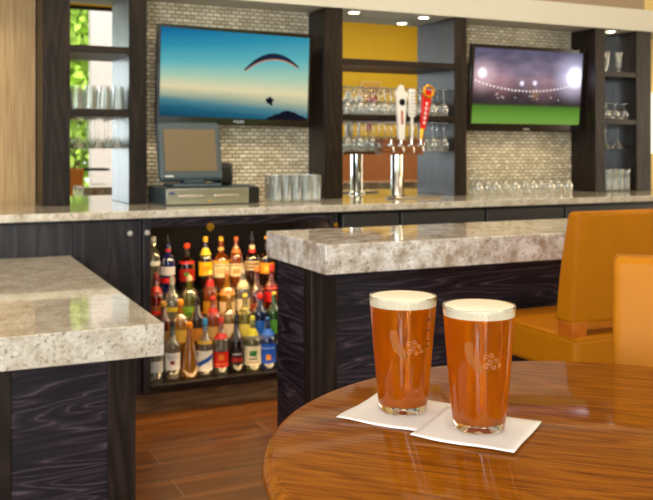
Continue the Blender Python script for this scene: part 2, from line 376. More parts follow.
# ------------------------------------------------------------------ back bar counter and cabinets
tag(bx('granite_countertop', (-3.0, 4.47, CT-.040, 6.6, 5.44, CT), M['granite'], bevel=.004), 'long speckled granite worktop of the back bar along the rear wall', 'countertop')
CB = CT-.040
bx('baseboard_back', (-3.0, 4.56, 0, 6.6, 4.60, .114), woodmat('kick_tile', [(.0, (.10, .05, .02, 1)), (.5, (.2, .105, .045, 1)), (1., (.3, .17, .08, 1))], 'X', 1.2, 8, rough=.4), kind='structure')
def cabinet(x0, x1, doors, label, mat=None, name='base_cabinet'):
    mat = mat or M['dark_z']
    t = thing(name, label, 'cabinet', (x0, 4.5, 0))
    bx('body', (0, .02, .114, x1-x0, .55, CB), mat, t)
    for a, b in doors: bx('door', (a-x0+.004, 0, .13, b-x0-.004, .018, CB-.012), mat, t, bevel=.003)
    return t
cabinet(-2.98, -.9, [(-2.98, -1.95), (-1.95, -.9)], 'dark oak back bar cabinet at the far left end')
cabinet(-.9, .678, [(-.9, -.11), (-.11, .678)], 'dark oak back bar cabinet behind the low granite counter')
t = cabinet(.678, 1.030, [(.678, 1.030)], 'narrow dark oak cabinet with a small knob left of the liquor cabinet')
def knob(parent, x, y, z, m=None):
    bm = bmesh.new(); lathe(bm, [(0, .028), (.010, .027), (.015, .019), (.012, .010), (.006, .006), (.006, 0), (0, 0)], 16, mtx=Matrix.Translation((x, y, z)) @ Matrix.Rotation(PI/2, 4, 'X'))
    obj('knob', bm, m or M['nickel'], parent, smooth=True)
knob(t, .285, 0, .967)
# liquor cabinet
X0, X1 = 1.034, 2.165
t = thing('liquor_cabinet', 'open lit dark wood cabinet holding the rows of liquor bottles', 'cabinet', (X0, 4.5, 0))
W = X1-X0
bx('side_panel', (0, 0, .114, .042, .58, CB), M['dark_z'], t, bevel=.003)
bx('side_panel', (W-.042, 0, .114, W, .58, CB), M['dark_z'], t, bevel=.003)
bx('top_rail', (.042, .0, .992, W-.042, .58, CB), M['dark_x'], t, bevel=.003)
bx('bottom_shelf', (.042, 0, .114, W-.042, .58, .160), M['espresso_x'], t, bevel=.004)
bx('back_panel', (.042, .56, .160, W-.042, .58, .992), M['black'], t)
bx('tier', (.042, .156, .160, W-.042, .262, .275), M['blackp'], t)
bx('tier', (.042, .262, .160, W-.042, .375, .400), M['blackp'], t)
bx('tier', (.042, .375, .160, W-.042, .56, .575), M['blackp'], t)
knob(t, .018, 0, .967); knob(t, W-.02, 0, .967, M['gold'])
bm = bmesh.new(); lathe(bm, [(0, .012), (.020, .012), (.022, .006), (.022, 0), (0, 0)], 24, mtx=Matrix.Translation((xat(210, 4.5)-X0, 0.0, .985)) @ Matrix.Rotation(PI/2, 4, 'X')); obj('round_catch', bm, M['gold'], t, smooth=True)
o = area('liquor_cabinet_light', (X0+W/2, 4.56, .985), (22, 0, 0), .95, .05, 8.5, (1, .66, .28))
o = area('liquor_cabinet_light_low', (X0+W/2, 4.53, .165), (150, 0, 0), .9, .03, .35, (1, .66, .30))
# under-counter coolers
def cooler(x0, x1, label):
    t = thing('undercounter_cooler', label, 'fridge', (x0, 4.5, 0))
    bx('body', (0, .02, .114, x1-x0, .56, CB), M['blackp'], t)
    bx('door', (.008, -.012, .16, x1-x0-.008, .02, CB-.018), M['darksteel'], t, bevel=.004)
    bx('handle', (.05, -.04, .60, .075, -.012, .90), M['steel'], t, bevel=.004)
xs = [2.185, xat(399.5, 4.5), xat(485, 4.5), xat(564, 4.5), 4.7, 5.6, 6.5]
nm = ['dark steel undercounter cooler door beside the liquor cabinet', 'dark steel undercounter cooler door below the beer taps', 'dark steel undercounter cooler door below the football television',
      'dark steel undercounter cooler half behind the tall orange bar chair', 'dark steel undercounter cooler behind the orange bar chairs', 'dark steel undercounter cooler at the right end of the back bar']
for i in range(6): cooler(xs[i], xs[i+1]-.004, nm[i])

# ------------------------------------------------------------------ front counters
LT = .870
bm = bmesh.new(); box(bm, -2.99, 2.60, LT-.098, .663, 4.478, LT)
tag(obj('granite_countertop', bm, M['granite'], bevel=.003), 'low thick pale granite counter slab in the left foreground', 'countertop')
t = thing('counter_cabinet', 'dark oak base under the low left granite counter', 'cabinet', (.62, 2.80, 0))
bx('panel', (-3.6, .03, 0, -.0, 1.62, LT-.098), M['dark_z'], t)
xl, xr = ground(0, 500, 0), 0
px = lambda p: xat(p, 2.80)-.62
bx('front_panel', (px(11), .012, .0, px(108), .03, LT-.098), M['dark_x'], t)
bx('post', (px(108), 0, 0, 0, .05, LT-.098), M['espresso_z'], t, bevel=.002)
bx('post', (px(-8), 0, 0, px(11), .05, LT-.098), M['espresso_z'], t, bevel=.002)
bx('front_panel', (-3.6, .012, 0, px(-8), .03, LT-.098), M['dark_x'], t)
bm = bmesh.new(); box(bm, 1.207, 2.60, CT-.10, 6.2, 3.15, CT)
tag(obj('granite_countertop', bm, M['granite_bar'], bevel=.003), 'raised bar top of blotchy grey and brown granite in the middle', 'countertop')
t = thing('bar_cabinet', 'dark oak base carrying the raised granite bar top', 'cabinet', (1.245, 2.80, 0))
bx('body', (.02, .02, 0, 4.9, .33, CT-.10), M['dark_x'], t)
bx('end_panel', (0, .07, 0, .02, .33, CT-.10), M['dark_y'], t)
bx('post', (-.002, 0, 0, .10, .07, CT-.10), M['espresso_z'], t, bevel=.002)
bx('front_panel', (.10, .008, 0, 4.9, .02, CT-.10), M['dark_x'], t)

# ------------------------------------------------------------------ televisions
def screen_sky():
    m, nt, n, l, p = newmat('screen_sky_picture'); out = n['Material Output']
    tc = n.new('ShaderNodeTexCoord'); sp = n.new('ShaderNodeSeparateXYZ'); l.new(tc.outputs['Generated'], sp.inputs[0])
    nz = n.new('ShaderNodeTexNoise'); nz.inputs['Scale'].default_value = 4; nz.inputs['Detail'].default_value = 5
    mp = n.new('ShaderNodeMapping'); mp.inputs['Scale'].default_value = (1, 1, 9); l.new(tc.outputs['Generated'], mp.inputs[0]); l.new(mp.outputs[0], nz.inputs['Vector'])
    a = n.new('ShaderNodeMath'); a.operation = 'MULTIPLY_ADD'; a.inputs[1].default_value = .05; l.new(nz.outputs['Fac'], a.inputs[0]); l.new(sp.outputs[2], a.inputs[2])
    # left part sits a little lower in the gradient (sky is deeper blue in the left top corner)
    k1 = n.new('ShaderNodeMath'); k1.operation = 'MULTIPLY_ADD'; k1.inputs[1].default_value = -.36; k1.inputs[2].default_value = .15; l.new(sp.outputs[2], k1.inputs[0])
    b = n.new('ShaderNodeMath'); b.operation = 'MULTIPLY_ADD'; l.new(sp.outputs[0], b.inputs[0]); l.new(k1.outputs[0], b.inputs[1]); l.new(a.outputs[0], b.inputs[2])
    r = ramp(n, [(.03, srgb(22, 66, 88)), (.14, srgb(34, 92, 116)), (.215, srgb(76, 128, 138)), (.29, srgb(170, 178, 150)), (.37, srgb(224, 212, 168)), (.50, srgb(164, 200, 176)), (.64, srgb(96, 176, 182)), (.82, srgb(48, 142, 168)), (1.0, srgb(20, 104, 150))])
    l.new(b.outputs[0], r.inputs[0])
    e = n.new('ShaderNodeEmission'); l.new(r.outputs[0], e.inputs[0]); e.inputs[1].default_value = 1.0
    l.new(e.outputs[0], out.inputs[0]); return m
def screen_stadium():
    m, nt, n, l, p = newmat('screen_stadium_picture'); out = n['Material Output']
    tc = n.new('ShaderNodeTexCoord'); sp = n.new('ShaderNodeSeparateXYZ'); l.new(tc.outputs['Generated'], sp.inputs[0])
    nz = n.new('ShaderNodeTexNoise'); nz.inputs['Scale'].default_value = 3.5; nz.inputs['Detail'].default_value = 6
    mp = n.new('ShaderNodeMapping'); mp.inputs['Scale'].default_value = (1.4, 1, 2.5); l.new(tc.outputs['Generated'], mp.inputs[0]); l.new(mp.outputs[0], nz.inputs['Vector'])
    a = n.new('ShaderNodeMath'); a.operation = 'MULTIPLY_ADD'; a.inputs[1].default_value = .02; l.new(nz.outputs['Fac'], a.inputs[0]); l.new(sp.outputs[2], a.inputs[2])
    r = ramp(n, [(.0, srgb(120, 160, 70)), (.12, srgb(104, 150, 58)), (.24, srgb(80, 122, 44)), (.27, srgb(60, 62, 44)), (.30, srgb(56, 48, 50)), (.42, srgb(86, 70, 76)), (.55, srgb(142, 118, 126)), (.72, srgb(134, 120, 138)), (1., srgb(88, 86, 108))])
    l.new(a.outputs[0], r.inputs[0])
    cl = ramp(n, [(.35, (.72, .72, .75, 1)), (.65, (1.25, 1.2, 1.2, 1))]); l.new(nz.outputs['Fac'], cl.inputs[0])
    mx = n.new('ShaderNodeMix'); mx.data_type = 'RGBA'; mx.blend_type = 'MULTIPLY'; mx.inputs[0].default_value = 1
    l.new(r.outputs[0], mx.inputs[6])
    gt = n.new('ShaderNodeMath'); gt.operation = 'GREATER_THAN'; gt.inputs[1].default_value = .27; l.new(sp.outputs[2], gt.inputs[0]); l.new(gt.outputs[0], mx.inputs[0])
    l.new(cl.outputs[0], mx.inputs[7]); cur = mx.outputs[2]
    def glow(cx, cz, rad, col, asp=1.75, cur=cur):
        v = n.new('ShaderNodeCombineXYZ'); 
        sx = n.new('ShaderNodeMath'); sx.operation = 'SUBTRACT'; sx.inputs[1].default_value = cx; l.new(sp.outputs[0], sx.inputs[0])
        s2 = n.new('ShaderNodeMath'); s2.operation = 'MULTIPLY'; s2.inputs[1].default_value = asp; l.new(sx.outputs[0], s2.inputs[0])
        sz = n.new('ShaderNodeMath'); sz.operation = 'SUBTRACT'; sz.inputs[1].default_value = cz; l.new(sp.outputs[2], sz.inputs[0])
        l.new(s2.outputs[0], v.inputs[0]); l.new(sz.outputs[0], v.inputs[1])
        ln = n.new('ShaderNodeVectorMath'); ln.operation = 'LENGTH'; l.new(v.outputs[0], ln.inputs[0])
        mr = n.new('ShaderNodeMapRange'); mr.inputs[1].default_value = rad; mr.inputs[2].default_value = rad*.12; mr.interpolation_type = 'SMOOTHSTEP'; l.new(ln.outputs[1], mr.inputs[0])
        ad = n.new('ShaderNodeMix'); ad.data_type = 'RGBA'; ad.blend_type = 'ADD'; ad.inputs[7].default_value = col
        l.new(mr.outputs[0], ad.inputs[0]); l.new(cur, ad.inputs[6]); return ad.outputs[2]
    cur = glow(.08, .64, .30, (.45, .30, .30, 1)); cur = glow(.075, .67, .10, (1, 1, 1, 1), cur=cur)
    cur = glow(.92, .66, .42, (.45, .45, .6, 1), cur=cur); cur = glow(.94, .66, .20, (1.3, 1.3, 1.4, 1), cur=cur)
    cur = glow(.435, .55, .05, (.9, .95, 1.2, 1), cur=cur); cur = glow(.555, .56, .05, (.9, .95, 1.2, 1), cur=cur)
    cur = glow(.56, .40, .10, (.16, .08, .02, 1), cur=cur)
    cur = glow(.25, .55, .3, (.12, .04, .04, 1), cur=cur); cur = glow(.65, .5, .3, (.10, .05, .06, 1), cur=cur)
    e = n.new('ShaderNodeEmission'); l.new(cur, e.inputs[0]); e.inputs[1].default_value = 1.0
    l.new(e.outputs[0], out.inputs[0]); return m
def emis(name, col, s=1.0):
    m, nt, n, l, p = newmat(name); e = n.new('ShaderNodeEmission'); e.inputs[0].default_value = col; e.inputs[1].default_value = s
    l.new(e.outputs[0], n['Material Output'].inputs[0]); return m
def television(cx, cy, cz, wd, ht, tilt, roll, scr, label, bez=.022, chin=.045):
    t = thing('television', label, 'television', (cx, cy, cz))
    t.rotation_euler = (math.radians(tilt), math.radians(roll), 0)
    bm = bmesh.new(); box(bm, -wd/2, 0, -ht/2, wd/2, .035, ht/2); obj('casing', bm, M['bezel'], t, bevel=.006)
    bx('rear_housing', (-wd*.35, .035, -ht*.35, wd*.35, .06, ht*.35), M['blackp'], t, bevel=.006)
    s = bx('screen', (-wd/2+bez, -.0015, -ht/2+chin, wd/2-bez, .001, ht/2-bez), scr, t)
    bm = bmesh.new(); box(bm, -.12, .06, -.1, .12, (YW-cy)-.012, .1); obj('wall_bracket', bm, M['blackp'], t)
    return t
tv = television(1.783, 5.17, 1.858, 1.024, .606, 1.5, .95, screen_sky(), 'flat television on the left mosaic wall showing a paraglider over a hazy sea')
sw, sh = 1.024, .606
def P(u, v, y=-.0022): return (-sw/2+.022+u*(sw-.044), y, -sh/2+.045+v*(sh-.067))
blk = emis('picture_dark', srgb(20, 22, 34)); 
bm = bmesh.new()   # hill
hill = [(.70, 0), (.72, .025), (.745, .04), (.77, .065), (.80, .075), (.825, .105), (.86, .115), (.885, .10), (.91, .095), (.935, .065), (.96, .055), (.985, .03), (.998, .03), (.998, 0)]
poly(bm, [P(u, v) for u, v in hill], .0004); obj('hill_image', bm, blk, tv)
bm = bmesh.new()   # canopy: crescent
top = []; bot = []
for i in range(21):
    s = i/20; u = .545+.385*s
    v = .57+.07*s+.72*s*(1-s)
    th = .012+.060*math.sin(PI*s)
    top.append((u, v)); bot.append((u+.02*(.5-s), v-th))
poly(bm, [P(u, v, -.0024) for u, v in top+bot[::-1]], .0004); obj('canopy_image', bm, emis('picture_canopy', srgb(30, 40, 60)), tv)
bm = bmesh.new()
lo = bot; poly(bm, [P(u, v+.004, -.0028) for u, v in lo]+[P(u, v-.010, -.0028) for u, v in lo[::-1]], .0003); obj('canopy_edge_image', bm, emis('picture_edge', srgb(196, 140, 110)), tv)
bm = bmesh.new()
pil = [(.735, .20), (.742, .225), (.75, .215), (.756, .235), (.764, .235), (.77, .212), (.778, .22), (.782, .20), (.772, .18), (.775, .155), (.765, .145), (.757, .165), (.745, .17)]
pil = [(.73+(u-.76)*1.25, .215+(v-.19)*1.25) for u, v in pil]
poly(bm, [P(u, v, -.0026) for u, v in pil], .0004); obj('paraglider_image', bm, blk, tv)
text('brand_lettering', 'PHILIPS', .022, emis('bezel_lettering', (.8, .8, .8, 1), .8), tv, Matrix.Translation((.02, -.001, -sh/2+.022)) @ Matrix.Rotation(PI/2, 4, 'X'))
tv2 = television(4.054, 5.165, 1.850, 1.04, .628, 5, 0, screen_stadium(), 'flat television on the right mosaic wall showing a floodlit football stadium', bez=.028, chin=.056)
bm = bmesh.new()
sw2, sh2 = 1.04, .628
for i in range(30):
    s = i/29; u = .02+.95*s; v = .57-.13*math.sin(PI*s)**.8+.01*s
    m_ = Matrix.Translation((-sw2/2+.028+u*(sw2-.056), -.0018, -sh2/2+.056+v*(sh2-.084))) @ Matrix.Rotation(PI/2, 4, 'X')
    lathe(bm, [(0, .0006), (.006, .0006), (.006, 0), (0, 0)], 8, mtx=m_)
for i in range(14):
    u = .18+.62*random.random(); v = .33+.14*random.random()
    m_ = Matrix.Translation((-sw2/2+.028+u*(sw2-.056), -.0018, -sh2/2+.056+v*(sh2-.084))) @ Matrix.Rotation(PI/2, 4, 'X')
    lathe(bm, [(0, .0006), (.0035, .0006), (.0035, 0), (0, 0)], 8, mtx=m_)
obj('floodlight_image', bm, emis('floodlights', (1, .94, .86, 1), 1.5), tv2, kind='stuff')
bx('logo_strip', (-.03, -.0012, -sh2/2+.014, .03, 0, -sh2/2+.022), M['steel'], tv2)

# ------------------------------------------------------------------ till: cash drawer, monitor, printer
t = thing('cash_drawer', 'black cash drawer with steel front under the till screen', 'cash drawer', (1.23, 4.80, CT))
bx('body', (0, .004, 0, .50, .42, .10), M['slate'], t, bevel=.004)
bx('front_panel', (.004, -.008, .006, .496, .006, .094), M['steel'], t, bevel=.003)
for x in (.075, .285): 
    bm = bmesh.new(); tube(bm, [(x, -.004, .052), (x+.002, -.018, .052), (x+.145, -.018, .052), (x+.147, -.004, .052)], .005, 8); obj('pull_bar', bm, M['chrome'], t, smooth=True)
bm = bmesh.new(); lathe(bm, [(0, .006), (.008, .005), (.008, 0), (0, 0)], 16, mtx=Matrix.Translation((.26, -.008, .022)) @ Matrix.Rotation(PI/2, 4, 'X')); obj('lock', bm, M['gold'], t, smooth=True)
bx('sticker', (.018, -.009, .062, .052, -.0075, .076), pmat('blue_sticker', srgb(60, 66, 120), .5), t)
t = thing('till_terminal', 'grey till monitor with a blank brown screen on the cash drawer', 'till', (1.415, 4.93, CT+.10))
bx('base', (-.13, -.10, .0, .16, .14, .022), M['slate'], t, bevel=.008)
bx('stand', (-.055, -.04, .02, .075, .06, .09), M['slate'], t, bevel=.01)
def tilted(x0, y0, z0, x1, y1, z1, ang=14):
    bm = bmesh.new(); box(bm, x0, y0, z0, x1, y1, z1); bmesh.ops.rotate(bm, verts=bm.verts, cent=(0, 0, 0), matrix=Matrix.Rotation(math.radians(-ang), 3, 'X'))
    bmesh.ops.translate(bm, verts=bm.verts, vec=(-.005, -.05, .045)); return bm
o = obj('housing', tilted(-.192, 0, -.004, .192, .05, .350), M['slate'], t, bevel=.022, bseg=4)
o = obj('screen', tilted(-.156, -.003, .048, .156, .003, .302), pmat('brown_dim_screen', srgb(116, 100, 74), .35, noise=.02), t, bevel=.002)
o = obj('logo', tilted(-.16, -.003, .016, -.11, .001, .024), M['white'], t)
t = thing('receipt_printer', 'small black receipt printer on the drawer behind the till screen', 'printer', (1.655, 5.09, CT+.10))
bm = bmesh.new(); box(bm, -.05, -.06, 0, .06, .07, .135); obj('body', bm, M['blackp'], t, bevel=.025, bseg=4)
bx('paper_slot', (-.03, -.02, .133, .04, .02, .137), M['slate'], t)
t = thing('card_terminal', 'flat black box with a grey top pad right of the cash drawer', 'box', (1.775, 4.98, CT))
bx('body', (-.038, -.12, 0, .045, .22, .098), M['blackp'], t, bevel=.006)
bx('top_pad', (-.028, -.08, .097, .035, .16, .102), M['slate'], t, bevel=.002)

# ------------------------------------------------------------------ glassware prototypes
def glass_proto(name, parts_fn, label, cat, loc, group=None, rz=0):
    t = thing(name, label, cat, loc, rz, group); parts_fn(t); return t
def tall_glass(t):
    bm = bmesh.new(); lathe(bm, [(0, .004), (.024, .004), (.0265, .02), (.031, .165), (.029, .165), (.0245, .02), (0, .016)], 16); obj('glass', bm, M['clear'], t, smooth=True)
def tumbler(t):
    bm = bmesh.new(); lathe(bm, [(0, .140), (.030, .140), (.040, .004), (.0385, .002), (.036, .004), (.028, .128), (0, .128)], 18); obj('glass', bm, M['clear'], t, smooth=True)
def wine_up(t, s=1.0, sh=0.0):   # rim down, foot up
    H = .185
    pr = [(.028, 0), (.033, .02), (.036, .045), (.031, .072), (.014, .092), (.004, .102), (.0035, .16), (.006, .174), (.031, H-.006), (.0325, H-.003), (.031, H), (0, H)]
    bm = bmesh.new(); lathe(bm, [(r*s, z*s) for r, z in pr], 18); obj('glass', bm, M['clear2'], t, smooth=True)
def martini(t, mat=None):   # hanging, foot at the top (z = 0), rim below
    pr = [(0, -.001), (.033, -.002), (.033, -.005), (.005, -.010), (.003, -.02), (.003, -.105), (.006, -.115), (.050, -.180), (.049, -.181)]
    bm = bmesh.new(); lathe(bm, pr, 20); obj('glass', bm, mat or M['clear'], t, smooth=True)
def wine_hang(t):
    pr = [(0, -.001), (.031, -.002), (.031, -.005), (.006, -.010), (.0035, -.02), (.0035, -.085), (.012, -.098), (.031, -.118), (.037, -.148), (.034, -.175), (.028, -.200)]
    bm = bmesh.new(); lathe(bm, pr, 18); obj('glass', bm, M['clear'], t, smooth=True)
def hurricane(t):
    pr = [(0, 0), (.030, .001), (.030, .005), (.006, .012), (.005, .03), (.015, .045), (.020, .07), (.017, .10), (.024, .135), (.034, .165)]
    bm = bmesh.new(); lathe(bm, pr, 18); obj('glass', bm, M['clear'], t, smooth=True)
def snifter_inv(t):
    pr = [(.024, 0), (.034, .02), (.038, .045), (.030, .07), (.006, .086), (.0045, .105), (.027, .122), (.027, .126), (0, .126)]
    bm = bmesh.new(); lathe(bm, pr, 18); obj('glass', bm, M['clear'], t, smooth=True)
def row(name, fn, pts, labels, cat, group):
    p = None
    for i, q in enumerate(pts):
        lb = labels if isinstance(labels, str) else labels[i]
        if p is None: p = glass_proto(name, fn, lb, cat, q, group)
        else: dup(p, q, random.random()*6, lb, group)
ORD = ['first', 'second', 'third', 'fourth', 'fifth', 'sixth', 'seventh', 'eighth', 'ninth']
def lab(nx, ny, a, b):
    rows_ = {1: [''], 2: ['front row', 'back row'], 3: ['front row', 'middle row', 'back row']}[ny]
    return ['%s, %s%s from the left' % (a, (rows_[k]+', ') if rows_[k] else '', ORD[i_]) + b for k in range(ny) for i_ in range(nx)]
row('tall_glass', tall_glass, [(1.905+.0645*i+.004*j, 4.80+.068*j, CT) for j in range(3) for i in range(5)], lab(5, 3, 'tall clear glass beside the till', ''), 'glass', 'tall glasses standing in a block beside the till')
row('tall_glass', tall_glass, [(4.745+.0665*i, 5.10+.068*j, CT) for j in range(2) for i in range(4)], lab(4, 2, 'tall clear glass at the foot of the right niche', ''), 'glass', 'tall glasses at the foot of the right niche')
row('tumbler', tumbler, [(.792+.0805*i, 5.13, 1.635) for i in range(4)], lab(4, 1, 'upturned tumbler on the left niche shelf', ''), 'glass', 'tumblers on the left niche shelf')
row('martini_glass', martini, [(.805+.108*i, 5.11+.11*j, 1.590) for j in range(2) for i in range(3)], lab(3, 2, 'martini glass hanging in the left niche', ''), 'glass', 'martini glasses hanging in the left niche')
row('wine_glass', wine_up, [(2.52+.094*i, 5.10+.085*j, 1.635) for j in range(2) for i in range(9)], lab(9, 2, 'upturned wine glass standing on the shelf behind the taps', ''), 'glass', 'wine glasses on the central shelf')
row('wine_glass', wine_hang, [(2.52+.094*i, 5.10+.085*j, 1.590) for j in range(2) for i in range(9)], lab(9, 2, 'wine glass hanging under the shelf behind the taps', ''), 'glass', 'wine glasses hanging below the central shelf')
row('wine_glass', lambda t: wine_up(t, 1.09), [(xat(x, 5.08), 5.08, CT) for x in (478, 495.5, 515, 533, 550, 568)], lab(6, 1, 'upturned wine glass of the front row under the football television', ''), 'glass', 'front row of upturned wine glasses under the right television')
row('wine_glass', lambda t: wine_up(t, 1.09), [(xat(x, 5.20), 5.20, CT) for x in (473, 487, 505, 524, 541, 558)], lab(6, 1, 'upturned wine glass of the rear row against the right mosaic', ''), 'glass', 'rear row of upturned wine glasses under the right television')
row('cocktail_glass', hurricane, [(4.79, 5.15, 2.0), (4.915, 5.15, 2.0)], ['flared cocktail glass on the top shelf of the right niche, the left one', 'flared cocktail glass on the top shelf of the right niche, the right one'], 'glass', None)
row('brandy_glass', snifter_inv, [(4.755, 5.12, 1.635), (4.845, 5.12, 1.635), (4.935, 5.12, 1.635)], lab(3, 1, 'upturned round brandy glass in the right niche', ''), 'glass', 'brandy glasses on the right niche shelf')
row('martini_glass', martini, [(4.79, 5.16, 1.590), (4.915, 5.16, 1.590)], ['martini glass hanging in the right niche, the left of two', 'martini glass hanging in the right niche, the right of two'], 'glass', None)

# ------------------------------------------------------------------ beer tap tower
tx, ty = 2.845, 5.0
t = thing('beer_tower', 'chrome beer tower with wooden tap box and faucets on the back bar', 'beer tap', (tx, ty, CT))
bm = bmesh.new(); lathe(bm, [(0, 0), (.062, 0), (.062, .008), (.048, .014), (.043, .02), (.043, .288), (0, .288)], 28); obj('column', bm, M['chrome'], t, smooth=True)
bx('tap_box', (-.135, -.055, .285, .175, .06, .392), M['tapwood'], t, bevel=.003)
bm = bmesh.new(); tube(bm, [(-.145, 0, .338), (-.135, 0, .338)], .03, 16); tube(bm, [(.175, 0, .338), (.185, 0, .338)], .03, 16); obj('end_cap', bm, M['chrome'], t, smooth=True)
FX = [-.095, -.020, .058, .130]
for x in FX:
    bm = bmesh.new(); tube(bm, [(x, -.055, .345), (x, -.072, .345)], .014, 12); tube(bm, [(x, -.072, .345), (x, -.095, .345), (x, -.115, .330), (x, -.120, .302)], [.009, .009, .008, .006], 12)
    tube(bm, [(x, -.085, .345), (x, -.085, .385)], [.008, .006], 12); obj('faucet', bm, M['chrome'], t, smooth=True)
bx('drip_tray', (-.13, -.20, 0, .22, -.07, .012), M['steel'], t, bevel=.003)
# handles
def hthing(nm, lb, x): return thing(nm, lb, 'tap handle', (tx+x, ty-.085, CT+.383))
h = hthing('tap_handle', 'tall white beer tap handle with pointed top and round black emblem', FX[1])
bm = bmesh.new()
pts = [(-.022, 0), (.022, 0), (.032, .20), (.040, .285), (.046, .305), (.020, .325), (.016, .350), (-.002, .362), (-.020, .350), (-.024, .322), (-.050, .305), (-.040, .285), (-.034, .20)]
poly(bm, [(x, -.012, z) for x, z in pts], .024); obj('body', bm, M['white'], h, bevel=.004)
bm = bmesh.new(); lathe(bm, [(0, .003), (.021, .003), (.023, 0), (0, 0)], 24, mtx=Matrix.Translation((.002, -.012, .245)) @ Matrix.Rotation(PI/2, 4, 'X')); em = obj('emblem', bm, M['black'], h, smooth=True)
bm = bmesh.new(); box(bm, -.006, -.0145, .10, .008, -.0118, .19); obj('red_stripe', bm, pmat('dull_red', srgb(170, 70, 60), .5), h)
h = hthing('tap_handle', 'slim white perforated beer tap handle between the white and red ones', FX[2]+.004)
bm = bmesh.new(); box(bm, -.008, -.008, 0, .008, .008, .17); obj('stem', bm, M['white'], h, bevel=.003)
bm = bmesh.new(); box(bm, -.024, -.012, .15, .024, .012, .335); obj('paddle', bm, M['white'], h, bevel=.008)
bm = bmesh.new()
for i in range(2):
    for k in range(7):
        lathe(bm, [(0, .002), (.0045, .002), (.0045, 0), (0, 0)], 8, mtx=Matrix.Translation((-.009+.018*i, -.0115, .17+.023*k)) @ Matrix.Rotation(PI/2, 4, 'X'))
obj('dot_pattern', bm, M['slate'], h)
h = hthing('tap_handle', 'red tilted beer tap handle topped by a gold ring', FX[3])
h.rotation_euler = (0, math.radians(9), 0)
bm = bmesh.new(); tube(bm, [(0, 0, 0), (0, 0, .04), (0, 0, .075)], [.010, .014, .017], 14); obj('ferrule', bm, M['gold'], h, smooth=True)
bm = bmesh.new(); poly(bm, [(x, -.013, z) for x, z in [(-.017, .07), (.017, .07), (.030, .22), (.036, .30), (.022, .335), (-.022, .335), (-.036, .30), (-.030, .22)]], .026); obj('body', bm, M['red'], h, bevel=.005)
bm = bmesh.new()
tube(bm, [(.037*math.cos(a), -.016, .325+.037*math.sin(a)) for a in [i*2*PI/24 for i in range(25)]], .009, 10, caps=False); obj('ring', bm, M['gold'], h, smooth=True)
bm = bmesh.new()
for k in range(5): box(bm, -.007, -.0145, .105+.032*k, .007, -.0125, .125+.032*k)
obj('lettering', bm, M['white'], h)

# ------------------------------------------------------------------ liquor bottles
WS = 1.10
ANG = -PI/2-.25     # labels face the aisle
def bottle(px_, row_, prof, glasscol, body, capcol, lab=None, cap=(.255, .30), caprad=.013, label='', necks=(), emblem=None, dx=0, scale=1.0, stripe=None, captype='cap'):
    Y, Z = [(4.600, .160), (4.812, .400), (4.945, .575), (4.706, .275)][row_]
    scale *= 1.06
    t = thing('liquor_bottle', label, 'bottle', (xat(px_, Y), Y, Z), 0, None)
    P = {'std': [(0, .003), (.034, .003), (.036, .008), (.036, .165), (.033, .185), (.014, .215), (.0125, .265), (0, .265)],
         'wide': [(0, .003), (.040, .003), (.042, .008), (.042, .150), (.038, .175), (.015, .200), (.0125, .265), (0, .265)],
         'round': [(0, .003), (.034, .003), (.042, .03), (.045, .10), (.043, .14), (.030, .175), (.014, .195), (.0125, .265), (0, .265)],
         'cone': [(0, .003), (.040, .003), (.043, .010), (.043, .06), (.028, .15), (.014, .21), (.012, .265), (0, .265)],
         'tall': [(0, .003), (.031, .003), (.033, .008), (.033, .20), (.028, .225), (.013, .245), (.012, .285), (0, .285)]}[prof]
    gm = GL(glasscol, body)
    bm = bmesh.new(); lathe(bm, [(r*WS*scale, z*scale) for r, z in P], 24); obj('glass', bm, gm, t, smooth=True)
    z0, z1 = cap[0]*scale, cap[1]*scale
    bm = bmesh.new()
    if captype == 'pourer':
        lathe(bm, [(0, z0), (.0145, z0), (.0145, z0+.018), (.007, z0+.024), (.005, z1-.006), (.0035, z1+.012), (0, z1+.012)], 14)
    elif captype == 'ball':
        lathe(bm, [(0, z0), (.013, z0), (.014, z0+.01), (.019, z0+.022), (.016, z0+.038), (0, z1)], 16)
    else:
        lathe(bm, [(0, z0), (caprad+.001, z0), (caprad+.001, z1-.004), (caprad-.002, z1), (0, z1)], 18)
    obj('cap' if captype != 'pourer' else 'pourer', bm, CM(capcol), t, smooth=True)
    def rad(z):
        for (r0, a), (r1, b) in zip(P, P[1:]):
            if a*scale <= z <= b*scale and b > a: return WS*scale*(r0+(r1-r0)*(z/scale-a)/(b-a))
        return .036
    for (a, b, c) in necks:
        bm = bmesh.new(); patch(bm, rad(a)+.0008, rad(b)+.0008, a, b, 0, 2*PI, 24, nz=3); obj('neck_band', bm, CM(c), t, smooth=True)
    if lab:
        a, b, c = lab
        bm = bmesh.new(); patch(bm, rad(a)+.0008, rad(b)+.0008, a, b, ANG-1.25, ANG+1.25, 20); L = obj('label', bm, CM(c), t, smooth=True)
        if emblem:
            for (ea, eb, ew, ec, sh) in emblem:
                bm = bmesh.new(); patch(bm, rad(ea)+.0014, rad(eb)+.0014, ea, eb, ANG-ew, ANG+ew, 10, shear=sh); obj('label_print', bm, CM(ec), L, smooth=True)
    return t
_gl, _cm = {}, {}
def GL(c, body):
    k = (c, body)
    if k not in _gl:
        l_ = srgb(*c); _gl[k] = thinglass('bottle_glass_%d' % len(_gl), tuple(.35+.65*x for x in l_[:3])+(1,) if body < .4 else tuple(.2+.8*x for x in l_[:3])+(1,), body, l_, 1.4)
    return _gl[k]
def CM(c):
    if c not in _cm: _cm[c] = pmat('print_%d' % len(_cm), srgb(*c), .35, noise=.05)
    return _cm[c]
CL = (215, 215, 200); AM = (190, 90, 15); DA = (60, 26, 10); GO = (225, 165, 40); RD = (150, 20, 12); BL = (20, 30, 150); GN = (60, 120, 30)
